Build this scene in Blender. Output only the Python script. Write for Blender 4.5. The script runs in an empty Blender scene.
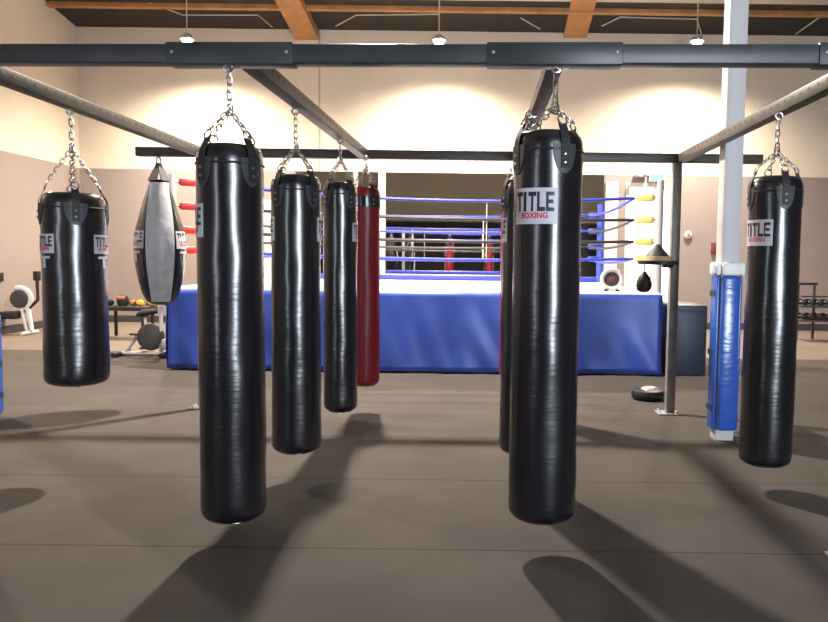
import bpy, bmesh, math, random
from mathutils import Vector, Matrix, noise
random.seed(4)
PI = math.pi
SC = bpy.context.scene
COL = SC.collection

# ------------------------------------------------------------------ camera
F, CX, CY, PITCH, ROLL, EYE = 745.0, 480.0, 311.0, math.atan(51.5/745), 0.0125, 1.5
cd = bpy.data.cameras.new('camera'); cam = bpy.data.objects.new('camera', cd); COL.objects.link(cam)
cd.sensor_width = 36; cd.lens = F/828*36; cd.shift_x = (414-CX)/828; cd.clip_start = .05
cam.matrix_world = Matrix.Translation((0, 0, EYE)) @ Matrix.Rotation(PI/2-PITCH, 4, 'X') @ Matrix.Rotation(ROLL, 4, 'Z')
SC.camera = cam

def ray(px, py):
    u, v = px-CX, CY-py
    c, s = math.cos(ROLL), math.sin(ROLL)
    u, v = u*c-v*s, u*s+v*c
    cp, sp = math.cos(PITCH), math.sin(PITCH)
    return Vector((u, F*cp+v*sp, -F*sp+v*cp))
def P(px, py, Y):
    d = ray(px, py); return Vector((0, 0, EYE)) + d*(Y/d.y)
def G(px, py, z=0.0):
    d = ray(px, py); return Vector((0, 0, EYE)) + d*((z-EYE)/d.z)

# ------------------------------------------------------------------ world, exposure, lights
w = bpy.data.worlds.new('world'); SC.world = w; w.use_nodes = True
w.node_tree.nodes['Background'].inputs[0].default_value = (.75, .87, 1, 1)
w.node_tree.nodes['Background'].inputs[1].default_value = .6
SC.view_settings.view_transform = 'Standard'; SC.view_settings.look = 'None'
SC.view_settings.exposure = 0.0; SC.view_settings.gamma = 1; SC.view_settings.use_curve_mapping = False

LAMP_Y, WALL_Y = 15.35, 16.8
LAMPS = [(187, 40), (439, 41), (697, 42)]
LAMP_POWER = 2900
MID_POWER = 4000
def area(name, loc, rot, sx, sy, power, col):
    l = bpy.data.lights.new(name, 'AREA'); l.shape = 'RECTANGLE'; l.size = sx; l.size_y = sy
    l.energy = power; l.color = col
    o = bpy.data.objects.new(name, l); COL.objects.link(o); o.location = loc; o.rotation_euler = rot
    return o
FRONT_Y = -5.0
WIN = [(-7.0, 1.0, .35, 3.9), (3.9, 2.3, .35, 4.2)]     # daylight windows in the wall behind the camera: x centre, width, z0, z1
for (x, ww, z0, z1), pw in zip(WIN, (125, 1020)):
    area('window_daylight', (x, FRONT_Y+.06, (z0+z1)/2), (PI/2, 0, 0), ww-.1, z1-z0-.1, pw, (.78, .88, 1.0))

# ------------------------------------------------------------------ materials
def mat(name, col, rough=.6, metal=0, emit=None, es=0, bump=None, var=None, spec=None, coat=0):
    m = bpy.data.materials.new(name); m.use_nodes = True; nt = m.node_tree; b = nt.nodes['Principled BSDF']
    b.inputs['Base Color'].default_value = (*col, 1); b.inputs['Roughness'].default_value = rough
    b.inputs['Metallic'].default_value = metal
    if spec is not None: b.inputs['Specular IOR Level'].default_value = spec
    if coat: b.inputs['Coat Weight'].default_value = coat; b.inputs['Coat Roughness'].default_value = .25
    if emit: b.inputs['Emission Color'].default_value = (*emit, 1); b.inputs['Emission Strength'].default_value = es
    tc = None
    if bump or var: tc = nt.nodes.new('ShaderNodeTexCoord')
    if var:   # scale, amount
        n = nt.nodes.new('ShaderNodeTexNoise'); n.inputs['Scale'].default_value = var[0]; n.inputs['Detail'].default_value = 5
        nt.links.new(tc.outputs['Object'], n.inputs['Vector'])
        r = nt.nodes.new('ShaderNodeValToRGB')
        r.color_ramp.elements[0].position = .3; r.color_ramp.elements[1].position = .7
        r.color_ramp.elements[0].color = (*[c*(1-var[1]) for c in col], 1)
        r.color_ramp.elements[1].color = (*[min(1, c*(1+var[1])) for c in col], 1)
        nt.links.new(n.outputs['Fac'], r.inputs['Fac']); nt.links.new(r.outputs['Color'], b.inputs['Base Color'])
    if bump:  # scale vector, strength, distance
        mp = nt.nodes.new('ShaderNodeMapping'); mp.inputs['Scale'].default_value = bump[0]
        nt.links.new(tc.outputs['Object'], mp.inputs['Vector'])
        n = nt.nodes.new('ShaderNodeTexNoise'); n.inputs['Scale'].default_value = 1; n.inputs['Detail'].default_value = 4
        nt.links.new(mp.outputs['Vector'], n.inputs['Vector'])
        bp = nt.nodes.new('ShaderNodeBump'); bp.inputs['Strength'].default_value = bump[1]; bp.inputs['Distance'].default_value = bump[2]
        nt.links.new(n.outputs['Fac'], bp.inputs['Height']); nt.links.new(bp.outputs['Normal'], b.inputs['Normal'])
    return m

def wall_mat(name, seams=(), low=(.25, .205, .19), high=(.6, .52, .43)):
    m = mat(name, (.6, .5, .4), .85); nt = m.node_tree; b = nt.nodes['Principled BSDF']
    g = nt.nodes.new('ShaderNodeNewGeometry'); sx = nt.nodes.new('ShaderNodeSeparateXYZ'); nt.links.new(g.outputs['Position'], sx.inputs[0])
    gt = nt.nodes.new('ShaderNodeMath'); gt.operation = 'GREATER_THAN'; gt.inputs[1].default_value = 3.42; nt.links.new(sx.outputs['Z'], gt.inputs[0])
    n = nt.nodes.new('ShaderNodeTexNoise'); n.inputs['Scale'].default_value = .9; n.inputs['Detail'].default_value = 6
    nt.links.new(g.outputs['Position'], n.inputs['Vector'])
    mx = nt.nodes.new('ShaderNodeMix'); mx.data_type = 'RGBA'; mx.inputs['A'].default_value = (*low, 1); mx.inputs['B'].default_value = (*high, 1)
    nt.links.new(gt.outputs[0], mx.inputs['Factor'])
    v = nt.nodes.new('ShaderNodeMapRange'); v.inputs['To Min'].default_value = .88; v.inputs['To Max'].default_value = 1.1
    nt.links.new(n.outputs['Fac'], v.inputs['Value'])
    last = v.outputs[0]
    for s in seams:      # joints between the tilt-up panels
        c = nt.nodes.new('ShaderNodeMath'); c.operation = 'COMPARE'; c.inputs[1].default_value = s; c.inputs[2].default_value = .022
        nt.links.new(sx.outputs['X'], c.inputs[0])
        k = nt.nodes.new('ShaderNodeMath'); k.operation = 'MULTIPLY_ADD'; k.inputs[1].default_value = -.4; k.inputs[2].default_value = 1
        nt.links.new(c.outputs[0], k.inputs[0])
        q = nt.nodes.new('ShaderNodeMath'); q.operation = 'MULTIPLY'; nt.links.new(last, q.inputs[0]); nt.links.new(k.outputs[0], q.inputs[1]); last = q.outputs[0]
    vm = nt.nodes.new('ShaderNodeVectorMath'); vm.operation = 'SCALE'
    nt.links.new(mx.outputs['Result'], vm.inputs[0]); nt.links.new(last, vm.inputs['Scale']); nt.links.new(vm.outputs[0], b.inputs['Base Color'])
    return m

def mat_floor():
    m = mat('rubber_flooring', (.1, .09, .08), .85, spec=.15); nt = m.node_tree; b = nt.nodes['Principled BSDF']
    g = nt.nodes.new('ShaderNodeNewGeometry'); sx = nt.nodes.new('ShaderNodeSeparateXYZ'); nt.links.new(g.outputs['Position'], sx.inputs[0])
    n = nt.nodes.new('ShaderNodeTexNoise'); n.inputs['Scale'].default_value = 1.1; n.inputs['Detail'].default_value = 8; n.inputs['Roughness'].default_value = .65
    nt.links.new(g.outputs['Position'], n.inputs['Vector'])
    f = nt.nodes.new('ShaderNodeTexNoise'); f.inputs['Scale'].default_value = 160; f.inputs['Detail'].default_value = 3
    nt.links.new(g.outputs['Position'], f.inputs['Vector'])
    ad = nt.nodes.new('ShaderNodeMath'); ad.operation = 'MULTIPLY_ADD'; ad.inputs[1].default_value = .35; nt.links.new(f.outputs['Fac'], ad.inputs[0]); nt.links.new(n.outputs['Fac'], ad.inputs[2])
    r = nt.nodes.new('ShaderNodeMapRange'); r.inputs['From Min'].default_value = .4; r.inputs['From Max'].default_value = .95; r.inputs['To Min'].default_value = .78; r.inputs['To Max'].default_value = 1.2
    nt.links.new(ad.outputs[0], r.inputs['Value'])
    # seams between the rolls of rubber, running across the hall every 1.22 m
    md = nt.nodes.new('ShaderNodeMath'); md.operation = 'PINGPONG'; md.inputs[1].default_value = .61
    of = nt.nodes.new('ShaderNodeMath'); of.operation = 'ADD'; of.inputs[1].default_value = -7.42+12.2; nt.links.new(sx.outputs['Y'], of.inputs[0]); nt.links.new(of.outputs[0], md.inputs[0])
    lt = nt.nodes.new('ShaderNodeMath'); lt.operation = 'LESS_THAN'; lt.inputs[1].default_value = .009; nt.links.new(md.outputs[0], lt.inputs[0])
    k = nt.nodes.new('ShaderNodeMath'); k.operation = 'MULTIPLY_ADD'; k.inputs[1].default_value = -.4; k.inputs[2].default_value = 1; nt.links.new(lt.outputs[0], k.inputs[0])
    q = nt.nodes.new('ShaderNodeMath'); q.operation = 'MULTIPLY'; nt.links.new(r.outputs[0], q.inputs[0]); nt.links.new(k.outputs[0], q.inputs[1])
    vm = nt.nodes.new('ShaderNodeVectorMath'); vm.operation = 'SCALE'; vm.inputs[0].default_value = (.074, .064, .058)
    nt.links.new(q.outputs[0], vm.inputs['Scale']); nt.links.new(vm.outputs[0], b.inputs['Base Color'])
    bp = nt.nodes.new('ShaderNodeBump'); bp.inputs['Strength'].default_value = .25; bp.inputs['Distance'].default_value = .004
    nt.links.new(f.outputs['Fac'], bp.inputs['Height']); nt.links.new(bp.outputs['Normal'], b.inputs['Normal'])
    return m

M = dict(
    vinyl=mat('black_vinyl', (.003, .0035, .0065), .25, bump=((6, 6, 42), .24, .005), spec=.85, coat=.12),
    vinyl_red=mat('red_vinyl', (.22, .006, .012), .38, bump=((7, 7, 30), .3, .005)),
    vinyl_grey=mat('grey_panel', (.52, .53, .56), .34, bump=((9, 9, 25), .5, .006), var=(14, .15)),
    patch=mat('strap_patch', (.035, .037, .045), .5, bump=((60, 60, 60), .4, .003)),
    web=mat('webbing', (.012, .012, .013), .65),
    chrome=mat('chrome', (.42, .42, .43), .28, 1),
    label=mat('label_white', (.5, .5, .56), .5),
    ink=mat('label_black', (.015, .015, .02), .5),
    inkred=mat('label_red', (.5, .03, .05), .5),
    steel=mat('dark_steel_paint', (.024, .027, .031), .42, var=(6, .25), bump=((3, 30, 30), .15, .003)),
    steel_lit=mat('lamplit_steel_paint', (.05, .042, .036), .45, var=(8, .2)),  # same paint as the front beam; lamplight put into this lighter colour
    galv=mat('galvanised_steel', (.27, .27, .26), .4, .15, var=(10, .2)),
    wood=mat('glulam_wood', (.36, .17, .06), .6, var=(3, .2), bump=((2, 2, 30), .2, .004)),
    deck=mat('dark_roof_deck', (.022, .017, .013), .85),
    insul=mat('white_insulation', (.42, .38, .32), .9),
    concrete=mat('tan_concrete', (.15, .115, .09), .8, var=(1.5, .12)),
    ring_blue=mat('ring_blue_vinyl', (.026, .066, .36), .42, var=(3, .12), bump=((5, 5, 5), .2, .01)),
    canvas=mat('ring_canvas', (.85, .82, .76), .8),
    rope_blue=mat('blue_rope', (.03, .05, .5), .5), rope_black=mat('black_rope', (.02, .02, .03), .5),
    pad_red=mat('red_pad', (.42, .02, .02), .45), pad_yellow=mat('yellow_pad', (.62, .48, .12), .45),
    pad_white=mat('white_pad', (.75, .73, .7), .45), pad_blue=mat('blue_pad', (.05, .09, .5), .45),
    white=mat('white_paint', (.55, .53, .54), .55, bump=((20, 20, 20), .15, .003)), cream=mat('cream_paint', (.7, .62, .52), .6),
    col_blue=mat('column_pad_blue', (.018, .09, .42), .27, spec=.9, bump=((8, 8, 26), .4, .01)),
    navy=mat('navy_vinyl', (.018, .028, .06), .5),
    black=mat('black_plastic', (.012, .012, .013), .45), dark=mat('charcoal', (.035, .035, .036), .6),
    mirror=mat('mirror_glass', (.78, .77, .73), .02, 1),
    glow=mat('lamp_glow', (1, 1, 1), .5, emit=(1, .88, .68), es=40),
    daydoor=mat('daylight_glass', (.9, .9, .9), .3, emit=(1, .99, .93), es=2.2),
    green=mat('exit_green', (.1, .6, .2), .5, emit=(.12, 1, .3), es=.9),
    yellow=mat('yellow_vinyl', (.8, .4, .02), .45), orange=mat('orange_vinyl', (.5, .14, .05), .5),
    dkred=mat('dark_red', (.15, .02, .02), .5), silver=mat('silver_paint', (.4, .37, .37), .35, .4),
    grey=mat('grey_frame', (.38, .37, .37), .5), timber=mat('light_timber', (.5, .34, .17), .6, var=(4, .2)),
    tape=mat('white_tape', (.8, .8, .78), .5),
)
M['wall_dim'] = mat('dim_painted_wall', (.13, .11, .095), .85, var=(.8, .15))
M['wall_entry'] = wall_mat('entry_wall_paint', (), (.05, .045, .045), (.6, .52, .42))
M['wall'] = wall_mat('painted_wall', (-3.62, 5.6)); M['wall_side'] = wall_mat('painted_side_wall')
M['floor'] = mat_floor()

# ------------------------------------------------------------------ mesh helpers
class MB:
    def __init__(s): s.bm = bmesh.new()
    def box(s, c, d, rot=None, bev=0, seg=2):
        m = Matrix.Translation(c) @ (rot or Matrix.Identity(4)) @ Matrix.Diagonal((*d, 1))
        r = bmesh.ops.create_cube(s.bm, size=1, matrix=m)
        if bev:
            es = list({e for v in r['verts'] for e in v.link_edges})
            bmesh.ops.bevel(s.bm, geom=es, offset=bev, segments=seg, affect='EDGES', profile=.5)
        return s
    def tube(s, pts, r, n=10, closed=False, cap=True):
        pts = [Vector(p) for p in pts]; rs = r if isinstance(r, (list, tuple)) else [r]*len(pts)
        N = len(pts); rings = []; up = None
        for i, p in enumerate(pts):
            if closed: t = pts[(i+1) % N]-pts[i-1]
            else: t = pts[min(i+1, N-1)]-pts[max(i-1, 0)]
            t.normalize()
            if up is None:
                up = t.orthogonal().normalized()
            up = (up-t*up.dot(t))
            if up.length < 1e-5: up = t.orthogonal()
            up.normalize(); sd = t.cross(up)
            rings.append([s.bm.verts.new(p+(up*math.cos(2*PI*k/n)+sd*math.sin(2*PI*k/n))*rs[i]) for k in range(n)])
        for i in range(N if closed else N-1):
            a, b = rings[i], rings[(i+1) % N]
            for k in range(n): s.bm.faces.new((a[k], a[(k+1) % n], b[(k+1) % n], b[k]))
        if cap and not closed:
            s.bm.faces.new(rings[0][::-1]); s.bm.faces.new(rings[-1])
        return s
    def lathe(s, prof, n=32, c=(0, 0, 0), fn=None, mtx=None):
        rings = []
        for r, z in prof:
            rg = []
            for k in range(n):
                a = 2*PI*k/n; rr = fn(r, a, z) if fn else r
                v = Vector((c[0]+rr*math.cos(a), c[1]+rr*math.sin(a), c[2]+z))
                if mtx: v = mtx @ v
                rg.append(s.bm.verts.new(v))
            rings.append(rg)
        for a, b in zip(rings, rings[1:]):
            for k in range(n): s.bm.faces.new((a[k], a[(k+1) % n], b[(k+1) % n], b[k]))
        s.bm.faces.new(rings[0][::-1]); s.bm.faces.new(rings[-1])
        return s
    def grid(s, fn, nu, nv, thick=None):
        """fn(u,v)->(point, normal); a sheet, or a slab when thick"""
        def sheet(off):
            g = []
            for j in range(nv+1):
                g.append([])
                for i in range(nu+1):
                    p, nn = fn(i/nu, j/nv); g[-1].append(s.bm.verts.new(Vector(p)+Vector(nn)*off))
            return g
        a = sheet(thick or 0)
        for j in range(nv):
            for i in range(nu): s.bm.faces.new((a[j][i], a[j][i+1], a[j+1][i+1], a[j+1][i]))
        if thick:
            b = sheet(0)
            for j in range(nv):
                for i in range(nu): s.bm.faces.new((b[j+1][i], b[j+1][i+1], b[j][i+1], b[j][i]))
            for i in range(nu):
                s.bm.faces.new((b[0][i], b[0][i+1], a[0][i+1], a[0][i])); s.bm.faces.new((a[nv][i], a[nv][i+1], b[nv][i+1], b[nv][i]))
            for j in range(nv):
                s.bm.faces.new((a[j][0], a[j+1][0], b[j+1][0], b[j][0])); s.bm.faces.new((b[j][nu], b[j+1][nu], a[j+1][nu], a[j][nu]))
        return s
    def build(s, name, m, parent=None, smooth=True, angle=.6):
        bmesh.ops.recalc_face_normals(s.bm, faces=s.bm.faces)
        me = bpy.data.meshes.new(name); s.bm.to_mesh(me); s.bm.free(); me.materials.append(m)
        if smooth:
            me.polygons.foreach_set('use_smooth', [True]*len(me.polygons))
            try: me.set_sharp_from_angle(angle=angle)
            except Exception: pass
        o = bpy.data.objects.new(name, me); COL.objects.link(o)
        if parent:
            o.parent = parent; 
            # geometry is written in world space: undo the chain of parents
            p = parent; t = Vector((0, 0, 0))
            while p: t += p.location; p = p.parent
            o.location = -t
        return o
def tag(o, label, cat, group=None):
    o['label'] = label; o['category'] = cat
    if group: o['group'] = group
    return o
def thing(name, loc, label, cat, group=None):
    o = bpy.data.objects.new(name, None); COL.objects.link(o); o.location = loc; o.empty_display_size = .1
    return tag(o, label, cat, group)
def structure(o): o['kind'] = 'structure'; return o
def B(name, m, c, d, parent=None, bev=0, rot=None): return MB().box(c, d, rot, bev).build(name, m, parent)
def V(*a): return Vector(a)

# ------------------------------------------------------------------ room shell
XL, XR, HB, SLOPE = -8.97, 11.0, P(300, 29.5, 16.8).z, .14
def roof_z(y): return HB+SLOPE*(WALL_Y-y)
structure(B('floor', M['concrete'], ((XL+XR)/2, (WALL_Y+FRONT_Y)/2, -.06), (XR-XL+.4, WALL_Y-FRONT_Y+.4, .1)))
structure(B('floor', M['floor'], ((XL+XR)/2, (11.6+FRONT_Y)/2, -.005), (XR-XL, 11.6-FRONT_Y, .01)))
# back wall with an opening for the glazed door
dx0, dx1, dz = P(625, 230, WALL_Y).x, P(673, 230, WALL_Y).x, P(650, 183, WALL_Y).z
bw = MB()
bw.box(((XL+dx0)/2, WALL_Y+.1, 3.7), (dx0-XL, .2, 7.4)); bw.box(((dx1+XR)/2, WALL_Y+.1, 3.7), (XR-dx1, .2, 7.4))
bw.box(((dx0+dx1)/2, WALL_Y+.1, (dz+7.4)/2), (dx1-dx0, .2, 7.4-dz))
structure(bw.build('wall_back', M['wall'], smooth=False))
ztop = roof_z(FRONT_Y)
for n, x in (('wall_left', XL-.1), ('wall_right', XR+.1)):
    structure(B(n, M['wall_side' if n == 'wall_left' else 'wall_dim'], (x, (WALL_Y+FRONT_Y)/2, 5), (.2, WALL_Y-FRONT_Y+.4, 10)))
fw = MB(); xs = [XL-.2]
for x, ww, z0, z1 in WIN: xs += [x-ww/2, x+ww/2]
xs.append(XR+.2)
for i in range(0, len(xs), 2): fw.box(((xs[i]+xs[i+1])/2, FRONT_Y-.1, 5), (xs[i+1]-xs[i], .2, 10))
for x, ww, z0, z1 in WIN:
    fw.box((x, FRONT_Y-.1, z0/2), (ww, .2, z0)); fw.box((x, FRONT_Y-.1, (z1+10)/2), (ww, .2, 10-z1))
structure(fw.build('wall_front', M['wall_entry'], smooth=False))
for i, (x, ww, z0, z1) in enumerate(WIN):
    f = MB()
    for sx in (-1, 1): f.box((x+sx*(ww/2-.03), FRONT_Y-.1, (z0+z1)/2), (.06, .1, z1-z0))
    for z in (z0+.03, z1-.03): f.box((x, FRONT_Y-.1, z), (ww, .1, .06))
    w_ = structure(f.build('window_%d' % (i+1), M['grey'], smooth=False))
    B('window_pane', M['daydoor'], (x, FRONT_Y-.1, (z0+z1)/2), (ww-.12, .012, z1-z0-.12), w_)
# roof: pale insulated deck in front, dark deck by the back wall
def slab(y0, y1, m, name):
    a, b = roof_z(y0), roof_z(y1); q = MB()
    vs = [q.bm.verts.new(v) for v in ((XL-.2, y0, a), (XR+.2, y0, a), (XR+.2, y1, b), (XL-.2, y1, b), (XL-.2, y0, a+.15), (XR+.2, y0, a+.15), (XR+.2, y1, b+.15), (XL-.2, y1, b+.15))]
    for f in ((0, 1, 2, 3), (7, 6, 5, 4), (0, 4, 5, 1), (1, 5, 6, 2), (2, 6, 7, 3), (3, 7, 4, 0)): q.bm.faces.new([vs[k] for k in f])
    return structure(q.build(name, m, smooth=False))
YS = 15.4
slab(FRONT_Y-.2, YS, M['insul'], 'ceiling'); slab(YS, WALL_Y+.2, M['deck'], 'ceiling')
pz = P(300, 10, 15.75)
structure(B('trim_purlin', M['wood'], ((XL+XR)/2, 15.72, pz.z+.06), (XR-XL, .14, .15), bev=.01))
structure(B('baseboard_left', M['dark'], (XL+.015, (WALL_Y+FRONT_Y)/2, .07), (.03, WALL_Y-FRONT_Y, .14)))
structure(B('baseboard_back', M['dark'], ((XL+dx0)/2, WALL_Y-.015, .07), (dx0-XL, .03, .14)))
structure(B('baseboard_right', M['dark'], ((dx1+XR)/2, WALL_Y-.015, .07), (XR-dx1, .03, .14)))
# glulam rafters running towards the back wall
for (a, b, lab) in (((286, 0), (307, 40), 'left'), ((583, 0), (575, 38), 'right')):
    e = P(*b, WALL_Y-.02); x0 = P(a[0], a[1], 15.2).x
    q = MB(); hw = .25
    y0 = 9.0; dxy = (e.x-x0)/(WALL_Y-.02-15.2); xs0 = e.x-dxy*(e.y-y0)*.35
    zs = .19
    z0_, z1_ = e.z+zs*(e.y-y0), e.z
    vs = [q.bm.verts.new(v) for v in ((xs0-hw, y0, z0_), (xs0+hw, y0, z0_), (e.x+hw, e.y, z1_), (e.x-hw, e.y, z1_),
          (xs0-hw, y0, z0_+.6), (xs0+hw, y0, z0_+.6), (e.x+hw, e.y, z1_+.6), (e.x-hw, e.y, z1_+.6))]
    for f in ((0, 1, 2, 3), (7, 6, 5, 4), (0, 4, 5, 1), (1, 5, 6, 2), (2, 6, 7, 3), (3, 7, 4, 0)): q.bm.faces.new([vs[k] for k in f])
    structure(q.build('trim_rafter', M['wood'], smooth=False))
# conduit under the dark deck
for pts, lab in ((((150, 3), (183, 15), (258, 15), (272, 27)), 'pale conduit under the dark roof left of the left rafter'),
                 (((336, 26), (356, 15), (440, 14)), 'pale conduit under the dark roof between the two rafters'),
                 (((602, 26), (620, 17), (697, 19), (702, 36)), 'pale conduit under the dark roof above the right lamp'),
                 (((521, 18), (540, 29)), 'short slanting pale brace under the roof left of the right rafter'),
                 (((796, 34), (824, 14)), 'slanting pale brace under the roof at the far right')):
    cp = []
    for x, y in pts:
        dd = ray(x, y); k = (HB+SLOPE*WALL_Y-.02-EYE)/(dd.z+SLOPE*dd.y); Yc = min(dd.y*k, WALL_Y-.02)
        cp.append(P(x, y, Yc))
    q = MB().tube(cp, .016, 6)
    tag(q.build('conduit', M['insul']), lab, 'conduit')

# glazed door, exit sign
d = MB(); xm = (dx0+dx1)/2
for x in (dx0+.04, dx1-.04): d.box((x, WALL_Y+.05, dz/2), (.08, .12, dz))
d.box((xm, WALL_Y+.05, dz-.04), (dx1-dx0-.16, .12, .08)); d.box((xm+.12, WALL_Y+.05, dz/2), (.05, .1, dz-.1)); d.box((xm, WALL_Y+.05, .1), (dx1-dx0-.16, .08, .2))
dr = structure(d.build('door_1', M['cream'], smooth=False))
B('door_pane', M['daydoor'], (xm, WALL_Y+.05, dz/2+.05), (dx1-dx0-.16, .02, dz-.3), dr)
B('door_handle', M['chrome'], (xm+.05, WALL_Y-.03, 1.05), (.03, .05, .3), dr, .008)
s = P(657, 177, WALL_Y-.06)
t = thing('exit_sign', s, 'small green lit sign above the bright glazed door', 'sign')
B('housing', M['white'], s+V(0, .01, 0), (.36, .08, .22), t, .012); B('sign_face', M['green'], s+V(0, -.035, 0), (.3, .012, .16), t)
s = P(641, 175, WALL_Y-.1)
t = thing('emergency_light', s, 'grey twin spot emergency light beside the green sign', 'light')
B('housing', M['grey'], s, (.26, .14, .1), t, .015)
for k in (-1, 1): MB().lathe([(.02, 0), (.055, .03), (.06, .09), (.05, .1)], 14, mtx=Matrix.Translation(s+V(k*.11, -.04, .03)) @ Matrix.Rotation(PI/2, 4, 'X')).build('lamp_head', M['white'], t)

# big wall mirror in two panels behind the ring, with white trim
mz0, mz1 = .9, P(440, 173, WALL_Y).z
for (a, b, lab) in ((296, 378, 'left panel of the wall mirror, behind the black and red bags'), (386, 603, 'wide right panel of the wall mirror behind the ring ropes')):
    x0, x1 = P(a, 230, WALL_Y).x, P(b, 230, WALL_Y).x
    tag(B('wall_mirror', M['mirror'], ((x0+x1)/2, WALL_Y-.012, (mz0+mz1)/2), (x1-x0, .02, mz1-mz0)), lab, 'mirror')
structure(B('trim_1', M['cream'], (P(382, 220, WALL_Y).x, WALL_Y-.03, (mz0+mz1)/2), (.15, .06, mz1-mz0)))
structure(B('trim_2', M['cream'], (P(611, 220, WALL_Y).x, WALL_Y-.05, (P(611, 182, WALL_Y).z)/2), (.27, .1, P(611, 182, WALL_Y).z)))
# thermostat, call box
s = P(688, 235, WALL_Y-.02)
t = thing('wall_thermostat', s, 'small round white wall fixture between the steel post and white column', 'wall fixture')
MB().lathe([(.09, 0), (.09, .02), (.07, .04), (.03, .05)], 24, mtx=Matrix.Translation(s) @ Matrix.Rotation(PI/2, 4, 'X')).build('cover', M['white'], t)
MB().lathe([(.035, 0), (.03, .015), (.01, .02)], 16, mtx=Matrix.Translation(s+V(0, -.045, 0)) @ Matrix.Rotation(PI/2, 4, 'X')).build('button', M['orange'], t)
s = P(715, 248, WALL_Y-.04)
t = thing('call_box', s, 'small dark red box on the back wall left of the white column', 'box')
B('body', M['dkred'], s+V(0, .01, 0), (.17, .06, .24), t, .01); B('cover', M['dark'], s+V(.03, -.03, .0), (.06, .03, .2), t, .006)

# ------------------------------------------------------------------ pendant lamps
names = ['leftmost of the three high bay lamps, above the left bags', 'middle high bay lamp of three, above the gap between the bags', 'rightmost of the three high bay lamps, left of the white column']
for (px, py), lab in zip(LAMPS, names):
    p = P(px, py, LAMP_Y); t = thing('pendant_lamp', p, 'glowing '+lab, 'lamp', 'high bay lamps by the back wall')
    MB().lathe([(.06, .02), (.1, -.02), (.14, -.09), (.13, -.09), (.09, -.03), (.05, .0)], 28, c=p+V(0, 0, .1)).build('shade', M['silver'], t)
    MB().lathe([(.01, -.1), (.07, -.08), (.1, -.02), (.08, .03), (.04, .06)], 20, c=p+V(0, 0, -.0)).build('bulb', M['glow'], t)
    MB().tube([p+V(0, 0, .08), V(p.x, p.y, roof_z(p.y)+.02)], .012, 8).build('rod', M['insul'], t)
    l = bpy.data.lights.new('lamp_light', 'SPOT'); l.energy = LAMP_POWER; l.color = (1, .87, .70); l.spot_size = math.radians(158); l.spot_blend = .9; l.shadow_soft_size = .14
    lo = bpy.data.objects.new('lamp_light', l); COL.objects.link(lo); lo.location = p+V(0, 0, -.12)

# the next row of the same lamps, above the middle of the hall
for (x, y, pw) in ((-1.3, 8.9, 1.0), (-7.0, 8.9, .4)):
    p = V(x, y, 5.75); t = thing('pendant_lamp', p, 'high bay lamp of the middle row, hanging nearer than the back wall lamps', 'lamp', 'high bay lamps of the middle row')
    MB().lathe([(.06, .02), (.1, -.02), (.14, -.09), (.13, -.09), (.09, -.03), (.05, .0)], 28, c=p+V(0, 0, .1)).build('shade', M['silver'], t)
    MB().lathe([(.01, -.1), (.07, -.08), (.1, -.02), (.08, .03), (.04, .06)], 20, c=p).build('bulb', M['glow'], t)
    MB().tube([p+V(0, 0, .08), V(p.x, p.y, roof_z(p.y)+.02)], .012, 8).build('rod', M['insul'], t)
    l = bpy.data.lights.new('lamp_light', 'SPOT'); l.energy = MID_POWER*pw; l.color = (1, .88, .74); l.spot_size = math.radians(160); l.spot_blend = .3; l.shadow_soft_size = .12
    lo = bpy.data.objects.new('lamp_light', l); COL.objects.link(lo); lo.location = p+V(0, 0, -.12)

# ------------------------------------------------------------------ white columns with pads
def column(X, Y, wd, padz0, padz1, side, lab, collab):
    c = structure(MB().box((X, Y, 4.2), (wd, wd, 8.4+.2), None, .012).build('pillar', M['white']))
    t = thing('column_pad', (X, Y, padz0), lab, 'pad', 'blue pads on the white columns')
    h = padz1-padz0; mid = (padz0+padz1)/2; pw = wd+.02
    B('front_pad', M['col_blue'], (X, Y-wd/2-.03, mid), (wd, .06, h), t, .025)
    for sd in (-1, 1): B('side_pad', M['col_blue'], (X+sd*(wd/2+.016), Y, mid), (.03, wd, h), t, .012)
    B('back_pad', M['col_blue'], (X, Y+wd/2+.035, mid), (pw, .07, h), t, .03)
    for z in (padz0+.18, mid, padz1-.15):
        for sd in (-1, 1): B('strap', M['navy'], (X+sd*(wd/2+.033), Y+.02, z), (.006, pw*.8, .05), t)
    return t
cb = G(722, 441)
CW = .155; CXc = P(742.3, 200, cb.y+.02).x-CW/2
colt = column(CXc, cb.y+.1, CW, .09, P(728, 276, cb.y).z, 1, 'shiny blue pad wrapped round the white column by the right bag', '')
# white foam collar above the pad
cz = P(726, 269, cb.y).z
t = thing('foam_collar', (cb.x, cb.y, cz), 'white foam collar round the white column, above the blue pad', 'collar')
q = MB(); X, Y, wd = CXc, cb.y+.1, CW
for (ox, oy, sx_, sy_) in ((0, -.1, .16, .045), (0, .1, .16, .045), (-.1, 0, .045, .2), (.1, 0, .045, .2)): q.box((X+ox, Y+oy, cz), (sx_, sy_, .11), None, .02)
q.build('foam', M['tape'], t); B('knot', M['tape'], (X-.135, Y-.05, cz), (.03, .06, .08), t, .01)
lx = P(2.5, 360, 6.7).x-.175
column(lx, 6.7, .16, .03, P(2, 314, 6.7).z, 1, 'blue pad on the column cut off by the left edge of view', '')

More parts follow.
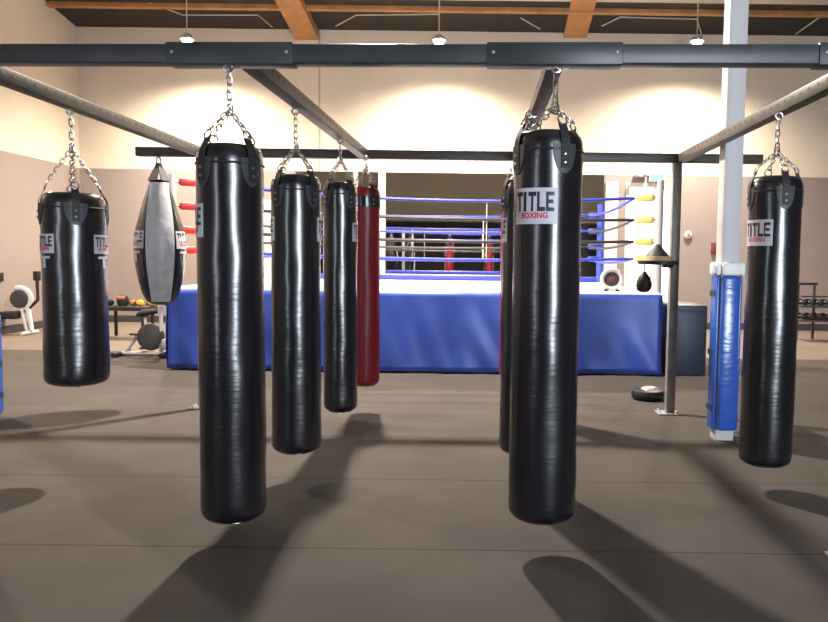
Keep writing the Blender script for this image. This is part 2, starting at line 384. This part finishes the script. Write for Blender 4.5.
# ------------------------------------------------------------------ steel frame the bags hang from
BY, HZ, FSL = 7.3, 2.455, -.041
def fy(x): return 3.765+FSL*(x+.4)
FY = fy(-.4)
FR = Matrix.Rotation(math.atan(FSL), 4, 'Z')
XS = [-2.72, -1.2, .36, 1.93]
t = rack = thing('bag_rack', (-.4, FY, 0), 'overhead dark steel tube rack that carries the punching bags', 'rack')
tb = .092
front = B('front_beam', M['steel'], (-.4, FY, HZ+tb/2), (5.3, tb, tb), rack, .006, FR)
for a, b in ((166, 294), (487, 620), (808, 905)):
    x0, x1 = P(a, 55, FY).x, P(b, 55, FY).x
    sl = B('splice_sleeve', M['steel'], ((x0+x1)/2, fy((x0+x1)/2), HZ+tb/2), (x1-x0, tb+.014, tb+.014), rack, .004, FR)
    for x in (x0+.03, x1-.03):
        MB().lathe([(.008, 0), (.008, .004), (.004, .006)], 6, mtx=Matrix.Translation((x, fy(x)-tb/2-.007, HZ+.05)) @ Matrix.Rotation(PI/2, 4, 'X')).build('bolt', M['galv'], sl)
x0, x1 = P(137, 153, BY).x, P(762, 158, BY).x
B('back_beam', M['steel_lit'], ((x0+x1)/2, BY, HZ+.045), (x1-x0, .085, .086), rack, .005)
for x in XS:
    dxb = .06 if x == -1.2 else 0
    FY = fy(x); ang = math.atan2(dxb, BY-FY)
    sb = B('side_beam', M['steel_lit'], (x+dxb/2, (FY+BY)/2, HZ+.045), (.085, BY-FY-.1, .085), rack, .006, Matrix.Rotation(-ang, 4, 'Z'))
    q = MB()   # punched holes of the channel, along both flanks and below
    for k in range(30):
        y = FY+.15+k*(BY-FY-.3)/29
        for sd in (-1, 1): q.box((x+dxb*(y-FY)/(BY-FY)+sd*.0425, y, HZ+.055), (.004, .028, .016))
    sl = q.build('slots', M['dark'], sb); sl['kind'] = 'stuff'
for x, y in ((XS[0], BY), (XS[3]-.04, BY), (XS[0], fy(XS[0])), (XS[3], fy(XS[3]))):
    po = B('post', M['galv'], (x, y, HZ/2), (.085, .085, HZ), rack, .006)
    bp = B('base_plate', M['galv'], (x-.02, y, .008), (.22, .2, .014), po, .003)
    for a in (-1, 1):
        for b in (-1, 1):
            if abs(a)+abs(b) == 2: MB().lathe([(.012, .015), (.012, .027), (.006, .04)], 6, c=(x-.02+a*.08, y+b*.07, 0)).build('bolt', M['chrome'], po)

# ------------------------------------------------------------------ chains, bags
def link_mesh(q, c, axis, side, L, wd, r):
    pts = []
    hl = L/2-wd/2
    for k in range(12):
        a = 2*PI*k/12
        x = math.cos(a)*wd/2; z = math.sin(a)*wd/2+(hl if math.sin(a) > 0 else -hl)
        pts.append(c+side*x+axis*z)
    q.tube(pts, r, 5, closed=True)
def chain(q, a, b, L=.042, wd=.024, r=.0032):
    a, b = Vector(a), Vector(b); d = b-a; ln = d.length; ax = d.normalized()
    n = max(2, round(ln/(L*.78))); s1 = ax.orthogonal().normalized(); s2 = ax.cross(s1)
    for k in range(n): link_mesh(q, a+d*((k+.5)/n), ax, s1 if k % 2 else s2, ln/n+2*r+.004, wd, r)
def surf(C, r, a, z):
    """point and normal on a bag's side, a = angle from the side facing the camera, + to the right"""
    d = V(-C.x, -C.y, 0).normalized(); rt = V(-d.y, d.x, 0)
    n = d*math.cos(a)+rt*math.sin(a)
    return V(C.x, C.y, z)+n*r, n
def text_mesh(body, size, offset=0.0, shear=0):
    c = bpy.data.curves.new('lettering', 'FONT'); c.body = body; c.size = size; c.align_x = 'CENTER'; c.align_y = 'CENTER'; c.offset = offset; c.resolution_u = 2
    o = bpy.data.objects.new('lettering_tmp', c); COL.objects.link(o); bpy.context.view_layer.update()
    me = bpy.data.meshes.new_from_object(o.evaluated_get(bpy.context.evaluated_depsgraph_get()))
    bpy.data.objects.remove(o); bpy.data.curves.remove(c)
    return me
GLY = {'T': [(0, .78, 1, 1), (.36, 0, .64, .78)], 'I': [(.3, 0, .7, 1)], 'L': [(0, 0, .3, 1), (.3, 0, .95, .22)],
       'E': [(0, 0, .3, 1), (.3, 0, .95, .2), (.3, .4, .85, .6), (.3, .8, .95, 1)]}
ADV = {'T': 1, 'I': .62, 'L': .95, 'E': 1.0}
def title_rects(wid, hgt):
    s = 'TITLE'; tot = sum(ADV[c] for c in s)+.08*4; k = wid/tot; x = -wid/2; out = []
    for c in s:
        off = -.25*k if c == 'I' else 0
        w1 = k*(1 if c != 'I' else 1)
        for r in GLY[c]: out.append((x+off+r[0]*w1, r[1]*hgt-hgt/2, x+off+r[2]*w1, r[3]*hgt-hgt/2))
        x += (ADV[c]+.08)*k
    return out
def label(skin, r0, a0, zc, wid, hgt, parent, two_tone=False):
    def wrap(x, z, off):
        return skin(off, a0+x/r0, zc+z)
    q = MB().grid(lambda u, v: wrap((u-.5)*wid, (v-.5)*hgt, .0015), 16, 4, .0025)
    lb = q.build('brand_label', M['label'], parent)
    q = MB(); zo = hgt*.12
    for x0, z0, x1, z1 in title_rects(wid*.88, hgt*.54):
        q.grid(lambda u, v: wrap(x0+(x1-x0)*u, zo+z0+(z1-z0)*v, .0035), 4, 1, .0015)
    q.build('lettering', M['ink'], lb)
    me = text_mesh('BOXING', hgt*.22, .0015); q = MB(); q.bm.from_mesh(me)
    xs_ = [v.co.x for v in q.bm.verts]; sc_ = wid*.6/(max(xs_)-min(xs_))
    for v in q.bm.verts: v.co = wrap(v.co.x*sc_, v.co.y-hgt*.27, .0045)[0]
    q.build('lettering', M['inkred'], lb); bpy.data.meshes.remove(me)
    if two_tone:
        # lower black patch with a big white initial
        zl = -hgt*.95
        q = MB(); 
        for r in GLY['T']:
            q.grid(lambda u, v: wrap((r[0]+(r[2]-r[0])*u-.5)*wid*.62, zl+(r[1]+(r[3]-r[1])*v-.5)*hgt*.62, .0035), 5, 1, .002)
        q.build('lettering', M['label'], lb)
    return lb

def heavy_bag(C, r, zb, zt, anchor, ymid, lab, labels=(), red=False, group='long black punching bags', patch0=28, seed=0, lw=.2, lh=.165, lz=None, two=False, topblack=False):
    t = thing('heavy_bag', (C.x, C.y, zb), lab, 'punching bag', group)
    H = zt-zb; prof = []
    rb = .05
    prof.append((r*.2, zb+.0)); prof.append((r*.7, zb+.002))
    for k in range(7):
        a = k/6*PI/2; prof.append((r-rb+rb*math.sin(a), zb+.008+rb*(1-math.cos(a))))
    N = 34
    for k in range(1, N): prof.append((r, zb+.06+(H-.16)*k/N))
    for k in range(7):
        a = k/6*PI/2; prof.append((r*.78+r*.22*math.cos(a), zt-.09+.085*math.sin(a)))
    prof.append((r*.6, zt)); prof.append((r*.2, zt-.002))
    sway = seed*1.7
    def fn(rr, a, z):
        v = noise.noise(V(math.cos(a)*1.5, math.sin(a)*1.5, z*3+seed*9))*.004 + noise.noise(V(math.cos(a)*2+5, math.sin(a)*2, z*14+seed*5))*.0026
        k = min(1, rr/r); return rr+v*k + .012*r*math.cos((z-zb)/H*PI+1)*k
    MB().lathe(prof, 56, c=(C.x, C.y, 0), fn=fn).build('body', M['vinyl_red' if red else 'vinyl'], t, angle=1.2)
    def rbase(z):
        if z <= zt-.09: return r
        a = math.asin(max(0, min(1, (z-zt+.09)/.085))); return r*.78+r*.22*math.cos(a)
    def skin(off, a, z):
        p, n = surf(C, 0, a, z); return p+n*(fn(rbase(z), math.atan2(n.y, n.x), z)+off), n
    # stitched band below the rim
    for zz in (zt-.1,):
        q = MB(); q.tube([skin(.002, a*2*PI/40, zz)[0] for a in range(40)], .005, 5, closed=True); q.build('seam', M['web'], t)
    if topblack:
        MB().grid(lambda u, v: skin(.002, u*2*PI, zt-.19+.1*v), 40, 3, .003).build('top_band', M['vinyl'], t)
    mid = V(anchor.x, anchor.y, ymid)
    ch = MB()
    for k in range(4):
        a = math.radians(patch0+90*k)
        # half-round reinforcement patch, webbing loop, D ring
        MB().grid(lambda u, v: skin(.0015, a+(u-.5)*.72*math.sqrt(max(.02, 1-(1-v)**2*.96)), zt-.215+.14*v), 12, 8, .004).build('strap_patch', M['patch'], t)
        pts = []
        def W(u, v):
            # strap path: up the flank, over the rim
            path = [(None, zt-.19), (None, zt-.14), (None, zt-.1), (None, zt-.06), (None, zt-.03), (r*.84, zt+.006), (r*.79, zt+.024)]
            path = [(pr if pr else (skin(0, a, pz)[0]-V(C.x, C.y, pz)).length+.0055, pz) for pr, pz in path]
            f = v*(len(path)-1); i = min(int(f), len(path)-2); f -= i
            rr = path[i][0]*(1-f)+path[i+1][0]*f; z = path[i][1]*(1-f)+path[i+1][1]*f
            p, n = surf(C, rr, a, z); sd = V(-n.y, n.x, 0)
            return p+sd*(u-.5)*.045, n
        st = MB().grid(W, 2, 8, .004).build('strap', M['web'], t)
        for zz in (zt-.165, zt-.125):
            p, n = skin(.0105, a, zz)
            MB().lathe([(.009, 0), (.008, .005), (.003, .007)], 10, mtx=Matrix.Translation(p) @ n.to_track_quat('Z', 'Y').to_matrix().to_4x4()).build('rivet', M['chrome'], st)
        p, n = surf(C, r*.8, a, zt+.04); sd = V(-n.y, n.x, 0)
        ring = [p+sd*.024*math.cos(b)+(V(0, 0, 1)-n*.4).normalized()*.024*math.sin(b) for b in [2*PI*j/16 for j in range(16)]]
        MB().tube(ring, .0045, 6, closed=True).build('metal_ring', M['chrome'], t)
        chain(ch, p+V(0, 0, .018)-n*.008, mid)
    ch.build('spreader_chain', M['chrome'], t)
    q = MB(); link_mesh(q, mid, V(0, 0, 1), V(1, 0, 0), .055, .034, .005); q.build('swivel', M['chrome'], t)
    q = MB(); chain(q, mid+V(0, 0, .015), anchor-V(0, 0, .01), L=.05, wd=.028, r=.0038); q.build('chain', M['chrome'], t)
    q = MB(); yh = tb/2+.006   # clamp over the beam
    q.tube([anchor+V(0, -.012, -.004)+V(.022*math.cos(b), 0, .02*math.sin(b)) for b in [2*PI*j/14 for j in range(14)]], .006, 6, closed=True)
    q.build('hanger', M['chrome'], t)
    q = MB().tube([V(C.x, C.y, zb-.012)+V(.014*math.cos(b), 0, .014*math.sin(b)) for b in [2*PI*j/12 for j in range(12)]], .003, 5, closed=True)
    q.build('bottom_loop', M['chrome'], t)
    for a in labels: label(skin, r, math.radians(a), lz, lw, lh, t, two)
    return t

top = HZ-.012
LBL = {}
def bag(px, Y, rpx, ybot, ytop, yswivel, lab, **k):
    r = rpx*Y/F; c = P(px, 330, Y); C = V(c.x, c.y, 0)
    zb = P(px, ybot, Y-r*.45).z; zt = P(px, ytop, Y-r*.9).z
    ax = k.pop('ax', 0); lz = k.pop('ly', None)
    if lz: k['lz'] = P(px, lz, Y-r*.5).z
    return heavy_bag(C, r, zb, zt, V(C.x+ax, Y, top), P(px, yswivel, Y).z, lab, k.pop('labels', ()), **k)
Yc, Yg_ = fy(-1.2), fy(.33)
bag(232, Yc, 32, 522, 141, 110, 'tall black bag hanging front left, small label at its left edge', labels=(-88,), patch0=38, seed=1, ly=221, lw=.2, lh=.165)
bag(545, Yg_, 34, 522.5, 127, 108, 'tall black bag front and centre with a white brand label facing forward', ax=.03, labels=(-22,), patch0=28, seed=2, ly=207, lw=.228, lh=.172)
bag(296.5, 4.9, 24.3, 453.5, 173, 147, 'second black bag in the left row, labels on both its edges', labels=(-93, 92), patch0=42, seed=3, ly=229, lw=.2, lh=.155)
bag(340.5, 6.1, 16.7, 412, 181, 160, 'third black bag in the left row, just left of the red bag', labels=(86,), patch0=35, seed=4, ly=232, lw=.2, lh=.15)
bag(365.5, 7.12, 14.2, 386, 186, 168, 'red bag at the back of the left row beside the ring', red=True, group='red punching bags', patch0=30, seed=5, topblack=True)
bag(525, 4.9, 24.3, 455, 177, 150, 'black bag mostly hidden directly behind the front centre bag', labels=(-88,), patch0=25, seed=6, ly=230, lw=.2, lh=.16)
bag(513.5, 7.12, 14.2, 378, 190, 172, 'sliver of a red bag hidden behind the two centre black bags', red=True, group='red punching bags', patch0=30, seed=7)
bag(770, 4.85, 25.3, 467, 174, 152, 'tall black bag at the right beside the white column', labels=(-41,), patch0=22, seed=8, ly=233, lw=.225, lh=.165)
bag(76.5, 5.0, 29.6, 386, 191, 148, 'short fat black bag at far left with labels on both sides', labels=(-60, 60), group='short wide bags at the left', patch0=4, seed=9, ly=244, lw=.17, lh=.125, two=True)
place = lambda px, py, Y: V(P(px, py, Y).x, Y, 0)

# tapered bag with the pale centre panel
C = place(160, 240, 7.33)
t = thing('tapered_bag', (C.x, C.y, .95), 'black tapered bag with a silver grey centre panel hanging from the back beam', 'punching bag', 'short wide bags at the left')
ys = [(303, 12), (300, 16), (292, 20), (280, 23.5), (265, 26.5), (250, 27.5), (240, 27), (230, 25.5), (215, 21), (200, 16.5), (188, 12), (182, 10)]
prof = [(.06, P(160, 304.5, 7.33).z)] + [(rp*.88/745*7.33, P(160, y, 7.33).z) for y, rp in ys] + [(.06, P(160, 180, 7.33).z)]
MB().lathe(prof, 40, c=(C.x, C.y, 0)).build('body', M['vinyl'], t, angle=1.5)
def rt(z):
    for (r0, z0), (r1, z1) in zip(prof, prof[1:]):
        if z0 <= z <= z1: return r0+(r1-r0)*(z-z0)/(z1-z0)
    return .1
pz0, pz1 = P(160, 301, 7.33).z, P(160, 183, 7.33).z
def panel(u, v):
    z = pz0+(pz1-pz0)*v; half = (8.0+4.6*math.sin(PI*min(1, max(0, v*1.05))))/745*7.33; r = rt(z)
    a = max(-1.25, min(1.25, math.asin(min(.95, half/r)))); return surf(C, r+.002, a*(2*u-1), z)
MB().grid(panel, 12, 24, .008).build('front_panel', M['vinyl_grey'], t)
tsk = lambda off, a, z: surf(C, rt(z)+off, a, z)
for a_ in (-64, 64): label(tsk, .22, math.radians(a_), P(160, 240, 7.33).z, .2, .17, t, True)
ap = V(C.x, 7.33, P(158, 163, 7.33).z)
for k in range(4):
    a = PI/4+k*PI/2; p, n = surf(C, .085, a, prof[-1][1]-.01); sd = V(-n.y, n.x, 0)
    MB().grid(lambda u, v: ((p*(1-v)+ap*v)+sd*(u-.5)*.11*(1-.55*v), n), 1, 4, .006).build('strap', M['web'], t)
q = MB(); link_mesh(q, ap+V(0, 0, .02), V(0, 0, 1), V(1, 0, 0), .07, .045, .008); q.build('shackle', M['chrome'], t)
q = MB(); q.tube([ap+V(0, 0, .04), V(C.x, 7.33, HZ)], .012, 8); q.build('hanger', M['chrome'], t)

# ------------------------------------------------------------------ boxing ring
RZ = P(440, 290, 9.7).z
nl, nr = P(168, 330, 9.7).x, P(661, 330, 9.7).x
RY0, RY1 = 9.7, 14.2
ring = thing('boxing_ring', ((nl+nr)/2, (RY0+RY1)/2, 0), 'raised boxing ring with white canvas, blue skirt and roped sides', 'boxing ring')
MB().box(((nl+nr)/2, (RY0+RY1)/2, RZ-.05), (nr-nl-.02, RY1-RY0-.02, .1), None, .03).build('canvas', M['canvas'], ring)
B('platform', M['navy'], ((nl+nr)/2, (RY0+RY1)/2, (RZ-.1)/2), (nr-nl-.25, RY1-RY0-.25, RZ-.1), ring)
def skirt(name, a, b, seed):
    a, b = Vector(a), Vector(b); d = (b-a); L = d.length; ax = d.normalized(); n = V(ax.y, -ax.x, 0)
    def f(u, v):
        z = .03+(RZ-.06)*v; x = u*L
        s1 = noise.noise(V(x*1.1+z*.9, z*.7, seed)); s2 = noise.noise(V(x*4+z*1.5, z*1.2, seed+3))
        o = (.07*s1+.04*s2)*(1.1-v*.9) + .02*(1-v)
        return a+ax*x+V(0, 0, z)+n*o, n
    MB().grid(f, 120, 16, .006).build(name, M['ring_blue'], ring, angle=2)
skirt('front_skirt', (nl, RY0, 0), (nr, RY0, 0), 1); skirt('side_skirt', (nr, RY0, 0), (nr, RY1, 0), 2)
skirt('side_skirt', (nl, RY1, 0), (nl, RY0, 0), 3); skirt('back_skirt', (nr, RY1, 0), (nl, RY1, 0), 4)
B('edge_roll', M['rope_blue'], ((nl+nr)/2, RY1-.1, RZ+.05), (nr-nl-.3, .1, .1), ring, .04)
zr = [P(600, y, 9.9).z for y in (197, 219, 241, 258.5)]
zfl = dict(zip(zr, [P(185, y, 9.9).z for y in (182, 206, 230, 250)]))
cols = {'fl': M['pad_red'], 'fr': M['pad_yellow'], 'br': M['pad_blue'], 'bl': M['pad_white']}
ix = .12
corners = {'fl': V(nl+.04, RY0+ix, 0), 'fr': V(nr-.03, RY0+ix, 0), 'br': V(nr-ix, RY1-ix, 0), 'bl': V(nl+.07, RY1-ix, 0)}
cen = V((nl+nr)/2, (RY0+RY1)/2, 0); ends = {}
for k, c in corners.items():
    MB().tube([c+V(0, 0, RZ-.02), c+V(0, 0, zr[0]+.22)], {'bl': .095, 'br': .065}.get(k, .045), 14).build('corner_post', {'br': M['pad_blue'], 'bl': M['pad_white']}.get(k, M['grey']), ring)
    dr_ = (cen-c).normalized()
    for z0 in zr:
        z = zfl[z0] if k == 'fl' else z0
        e = c+dr_*(.36 if k[0] == 'f' else .3)+V(0, 0, z); ends[k, z0] = e
        q = MB(); q.tube([c+V(0, 0, z)+dr_*.04, e], .014, 8)
        tb_ = q.build('turnbuckle', M['galv'], ring)
        R = dr_.to_track_quat('Y', 'Z').to_matrix().to_4x4()
        B('corner_pad', cols[k], c+dr_*(.2 if k[0] == 'f' else .17)+V(0, 0, z), (.11, .24, .1), ring, .035, R)
for (a, b, cc) in (('fl', 'fr', 'bkkb'), ('fr', 'br', 'bkkb'), ('bl', 'br', 'bbkb'), ('fl', 'bl', 'bkkb')):
    for z, c_ in zip(zr, cc):
        A_, B_ = ends[a, z], ends[b, z]; pts = []
        for k in range(17):
            u = k/16; p = A_.lerp(B_, u); p.z -= (.12 if z == zr[0] and a == 'fl' else .06)*4*u*(1-u); pts.append(p)
        MB().tube(pts, .021, 8).build('rope', M['rope_blue' if c_ == 'b' else 'rope_black'], ring)
for u in (.34, .66):   # spacer straps tying the ropes
    for (a, b) in (('fl', 'fr'), ('bl', 'br')):
        p = ends[a, zr[0]].lerp(ends[b, zr[0]], u)
        MB().tube([V(p.x, p.y-.0, zr[0]-.05), V(p.x, p.y, zr[3]-.07)], .007, 6).build('rope_spacer', M['cream'], ring)

# round fan on the canvas
s = P(612, 280, 9.99); bz = RZ
t = thing('floor_fan', (s.x, 10.0, bz), 'white round floor fan standing on the ring canvas at right', 'fan')
cz_ = bz+.16; Rx = Matrix.Translation((s.x, 10.0, cz_)) @ Matrix.Rotation(PI/2, 4, 'X')
MB().tube([Rx @ V(.13*math.cos(b), .13*math.sin(b), 0) for b in [2*PI*k/28 for k in range(28)]], .028, 8, closed=True).build('housing', M['white'], t)
MB().lathe([(.1, -.02), (.1, .0), (.05, .015)], 24, mtx=Rx).build('grille', M['dark'], t)
MB().lathe([(.035, .01), (.03, .03), (.01, .035)], 16, mtx=Rx).build('hub', M['dkred'], t)
for k in (-1, 1): B('foot', M['black'], (s.x+k*.08, 10.0, bz+.012), (.05, .12, .024), t, .008)

# speed bag platform on the steel post
pz_ = P(658, 262.5, 7.12).z; sx_ = P(657, 262, 7.1).x
t = thing('speed_bag_platform', (sx_, 7.08, pz_), 'black round speed bag platform bracketed to the rear steel post', 'platform')
MB().lathe([(.185, -.02), (.19, -.015), (.19, .012), (.18, .018)], 36, c=(sx_, 7.05, pz_)).build('board', M['black'], t)
MB().lathe([(.13, .018), (.12, .055), (.1, .06)], 28, c=(sx_-.01, 7.05, pz_)).build('collar', M['timber'], t)
MB().lathe([(.11, .06), (.09, .09), (.035, .15), (.02, .17)], 24, c=(sx_-.01, 7.05, pz_)).build('cone', M['dark'], t)
B('bracket', M['black'], (sx_+.11, 7.2, pz_+.03), (.06, .2, .03), t, .006)
B('bracket', M['black'], (sx_+.14, 7.25, pz_-.03), (.1, .06, .04), t, .006)
b = P(643, 272, 7.05)
sb = thing('speed_bag', (b.x, 7.0, b.z-.17), 'small dark teardrop speed bag hanging under the round platform', 'speed bag')
MB().lathe([(.012, -.19), (.04, -.185), (.065, -.165), (.074, -.13), (.07, -.09), (.052, -.045), (.03, -.01), (.018, .005)], 24, c=(b.x, 7.0, b.z)).build('body', M['black'], sb)
MB().tube([V(b.x, 7.0, b.z), V(b.x, 7.0, pz_-.018)], .008, 8).build('swivel', M['chrome'], sb)

# navy block to the right of the ring
a0, a1 = P(678, 340, 9.75).x, P(707, 340, 9.75).x
t = thing('padded_block', ((a0+a1)/2-.1, 10.1, 0), 'navy blue padded block on the floor right of the ring', 'padded block')
nz = P(692, 305, 9.75).z
B('body', M['navy'], ((nr+.14+a1)/2, 10.15, nz/2), (a1-nr-.14, .8, nz), t, .03)
B('seam', M['black'], ((nr+.14+a1)/2, 9.748, nz*.93), (a1-nr-.22, .008, .012), t)
# round base on the floor by the post
c = G(651, 402); c.y += .16
t = thing('stand_base', (c.x, c.y, 0), 'round black rubber base with silver top, on the floor by the rear post', 'weighted base')
MB().lathe([(.15, 0), (.175, .03), (.18, .06), (.165, .1), (.13, .115)], 36, c=(c.x, c.y, .0)).build('body', M['black'], t)
MB().lathe([(.1, .112), (.085, .13), (.05, .14), (.02, .142)], 28, c=(c.x+.02, c.y, .0)).build('cap', M['silver'], t)

# ------------------------------------------------------------------ rowing machine at the left
Yr = 13.2
def Q(px, py): return P(px, py, Yr)
b0 = G(30, 334); Yr = b0.y
c = Q(20, 299)
t = thing('rowing_machine', (c.x, Yr, 0), 'rowing machine with dark fan wheel and white shroud by the left wall', 'rowing machine')
k = Yr/745
Rx = Matrix.Translation(c) @ Matrix.Rotation(PI/2, 4, 'X')
MB().lathe([(8.5*k, -.06), (9*k, -.04), (9*k, .04), (8*k, .07), (2*k, .08)], 28, mtx=Rx).build('fan_wheel', M['dark'], t)
arc = [c+V(math.cos(a)*11*k, .0, math.sin(a)*11*k) for a in [math.radians(d_) for d_ in range(120, -50, -12)]]
MB().tube(arc+[Q(32, 332)+V(0, 0, .02)], [.02]+[.05]*(len(arc)-1)+[.04], 10).build('shroud', M['white'], t)
MB().tube([Q(21, 309), Q(27, 332)+V(0, 0, .02)], .03, 8).build('leg', M['white'], t)
MB().tube([V(Q(30, 333).x, Yr-.25, .03), V(Q(30, 333).x, Yr+.25, .03)], .03, 8).build('foot', M['white'], t)
MB().tube([Q(22, 313), Q(-30, 318)], .05, 8).build('rail', M['black'], t)
MB().tube([Q(25, 312), Q(38, 300), Q(37, 277)], .03, 8).build('monitor_arm', M['black'], t)
B('monitor', M['black'], Q(37, 276), (.12, .08, .18), t, .02)
B('footrest', M['black'], Q(11, 315), (.35, .3, .14), t, .04)
MB().tube([V(Q(-30, 318).x, Yr-.2, .03), Q(-30, 318), V(Q(-30, 318).x, Yr+.2, .03)], .03, 8).build('rear_leg', M['black'], t)
s = P(4, 277, 13.9)
tag(MB().box((XL+.02, s.y, s.z), (.04, .14, .16), None, .01).build('wall_socket', M['black']), 'small black wall box low on the left wall', 'socket')

# ------------------------------------------------------------------ exercise bike by the ring corner
Yb = G(140, 356).y
def Q(px, py): return P(px, py, Yb)
c = Q(145, 356)
t = thing('exercise_bike', (c.x, Yb, 0), 'grey framed exercise bike with black saddle near the blue ring corner', 'exercise bike')
def T(name, m, pts, r): return MB().tube([Q(*p) for p in pts], r, 8).build(name, m, t)
T('base_rail', M['grey'], ((121, 353), (168, 354)), .035)
T('upright', M['grey'], ((161, 353), (161, 306)), .03)
T('frame', M['grey'], ((126, 352), (137, 336), (149, 329), (161, 330)), .028)
T('seat_post', M['grey'], ((146, 334), (145, 317)), .02)
MB().tube([Q(137, 315), Q(143, 313), Q(157, 311)], [.03, .06, .035], 10).build('saddle', M['black'], t)
T('handlebar', M['black'], ((155, 303), (162, 301), (168, 306)), .022)
MB().lathe([(.18, -.03), (.2, -.02), (.2, .02), (.17, .03)], 28, mtx=Matrix.Translation(Q(151, 337)) @ Matrix.Rotation(PI/2, 4, 'X')).build('flywheel', M['dark'], t)
T('crank', M['black'], ((145, 348), (151, 338), (135, 334)), .015)
for px in (145, 135): B('pedal', M['black'], Q(px, 348 if px == 145 else 334), (.12, .12, .03), t, .008)
for px in (121, 168):
    q = Q(px, 354); MB().tube([V(q.x, Yb-.25, .04), V(q.x, Yb+.25, .04)], .038, 10).build('foot', M['black'], t)
B('weight_box', M['silver'], Q(167, 344), (.1, .2, .16), t, .02)

# low shelf with gear at the left
Yg = 13.6
def Q(px, py): return P(px, py, Yg)
a, b = Q(106, 306), Q(152, 306)
t = thing('gear_bench', ((a.x+b.x)/2, Yg, 0), 'low black bench by the left corner with gear piled on it', 'bench')
B('top', M['black'], ((a.x+b.x)/2, Yg, a.z-.03), (b.x-a.x, .5, .08), t, .02)
for x in (a.x+.08, b.x-.08):
    for y in (-.2, .2): B('leg', M['black'], (x, Yg+y, (a.z-.07)/2), (.05, .05, a.z-.07), t, .006)
zt_ = a.z+.01
gear = [(111, 'black', .12, .12, 'black boxing glove at the left end of the gear bench'), (133, 'orange', .12, .11, 'orange boxing glove in the middle of the bench pile'),
        (141, 'yellow', .13, .12, 'yellow boxing glove lying behind the brighter one'), (149, 'yellow', .15, .1, 'bright yellow glove at the right end of the gear bench')]
for i, (px, m, sz, hh, lab) in enumerate(gear):
    x = Q(px, 300).x; y = Yg+random.uniform(-.08, .08)
    t = thing('boxing_glove', (x, y, zt_), lab, 'boxing glove', 'gloves on the gear bench')
    Rz = Matrix.Translation((x, y, zt_+hh*.5)) @ Matrix.Rotation(random.uniform(-.6, .6), 4, 'Z') @ Matrix.Rotation(PI/2, 4, 'Y')
    MB().lathe([(hh*.25, -sz*.55), (hh*.36, -sz*.5), (hh*.34, -sz*.25), (hh*.48, 0), (hh*.5, sz*.25), (hh*.38, sz*.48), (hh*.12, sz*.56)], 20, mtx=Rz).build('mitt', M[m], t)
    MB().tube([Rz @ V(0, hh*.35, -sz*.15), Rz @ V(-.01, hh*.55, sz*.05), Rz @ V(0, hh*.5, sz*.25)], [hh*.14, hh*.18, hh*.12], 10).build('thumb', M[m], t)
    MB().lathe([(hh*.37, -sz*.52), (hh*.39, -sz*.5), (hh*.39, -sz*.3), (hh*.37, -sz*.28)], 20, mtx=Rz).build('cuff', M['dark'], t)
c = Q(122.5, 288)
t = thing('headgear', (c.x, Yg, zt_), 'black and orange head guard standing on the bench between the gloves', 'head guard')
MB().lathe([(.08, -.1), (.1, -.05), (.105, .03), (.085, .08), (.03, .1)], 24, c=(c.x, Yg, zt_+.1)).build('shell', M['black'], t)
MB().box((c.x, Yg-.095, zt_+.15), (.16, .05, .06), None, .02).build('brow_pad', M['orange'], t)

# ------------------------------------------------------------------ rack at the far right
Yk = 14.6
def Q(px, py): return P(px, py, Yk)
a, b = Q(797, 300), Q(850, 300)
t = thing('dumbbell_rack', ((a.x+b.x)/2, Yk, 0), 'dark metal weights rack at the far right edge beyond the bag', 'rack')
za, zm, zl = Q(800, 296).z, Q(800, 306).z, Q(800, 320).z
for z in (zm, zl):
    B('shelf', M['dark'], ((a.x+b.x)/2, Yk, z), (b.x-a.x, .4, .04), t, .008)
for x in (a.x+.1, a.x+.42, b.x-.1):
    B('upright', M['dark'], (x, Yk+.2, Q(800, 283).z/2), (.045, .045, Q(800, 283).z), t, .006)
B('top_rail', M['dark'], ((a.x+b.x)/2-.3, Yk+.2, Q(800, 284).z), ((b.x-a.x)*.5, .05, .05), t, .008)
B('mid_rail', M['dark'], ((a.x+b.x)/2, Yk-.18, za), (b.x-a.x, .03, .03), t, .006)
for j, (z, zn) in enumerate(((zm, 'upper'), (zl, 'lower'))):
    for i, px in enumerate((802, 810, 818, 826)):
        x = Q(px, 300).x
        d_ = thing('dumbbell', (x, Yk, z+.02), ('first', 'second', 'third', 'fourth')[i]+' black dumbbell from the left on the '+zn+' rack shelf', 'dumbbell', 'dumbbells on the right rack')
        MB().tube([V(x, Yk-.12, z+.085), V(x, Yk+.12, z+.085)], .016, 8).build('handle', M['galv'], d_)
        for sgn in (-1, 1):
            MB().lathe([(.04, -.045), (.06, -.035), (.06, .035), (.04, .045)], 8, mtx=Matrix.Translation((x, Yk+sgn*.13, z+.082)) @ Matrix.Rotation(PI/2, 4, 'X')).build('weight', M['black'], d_)
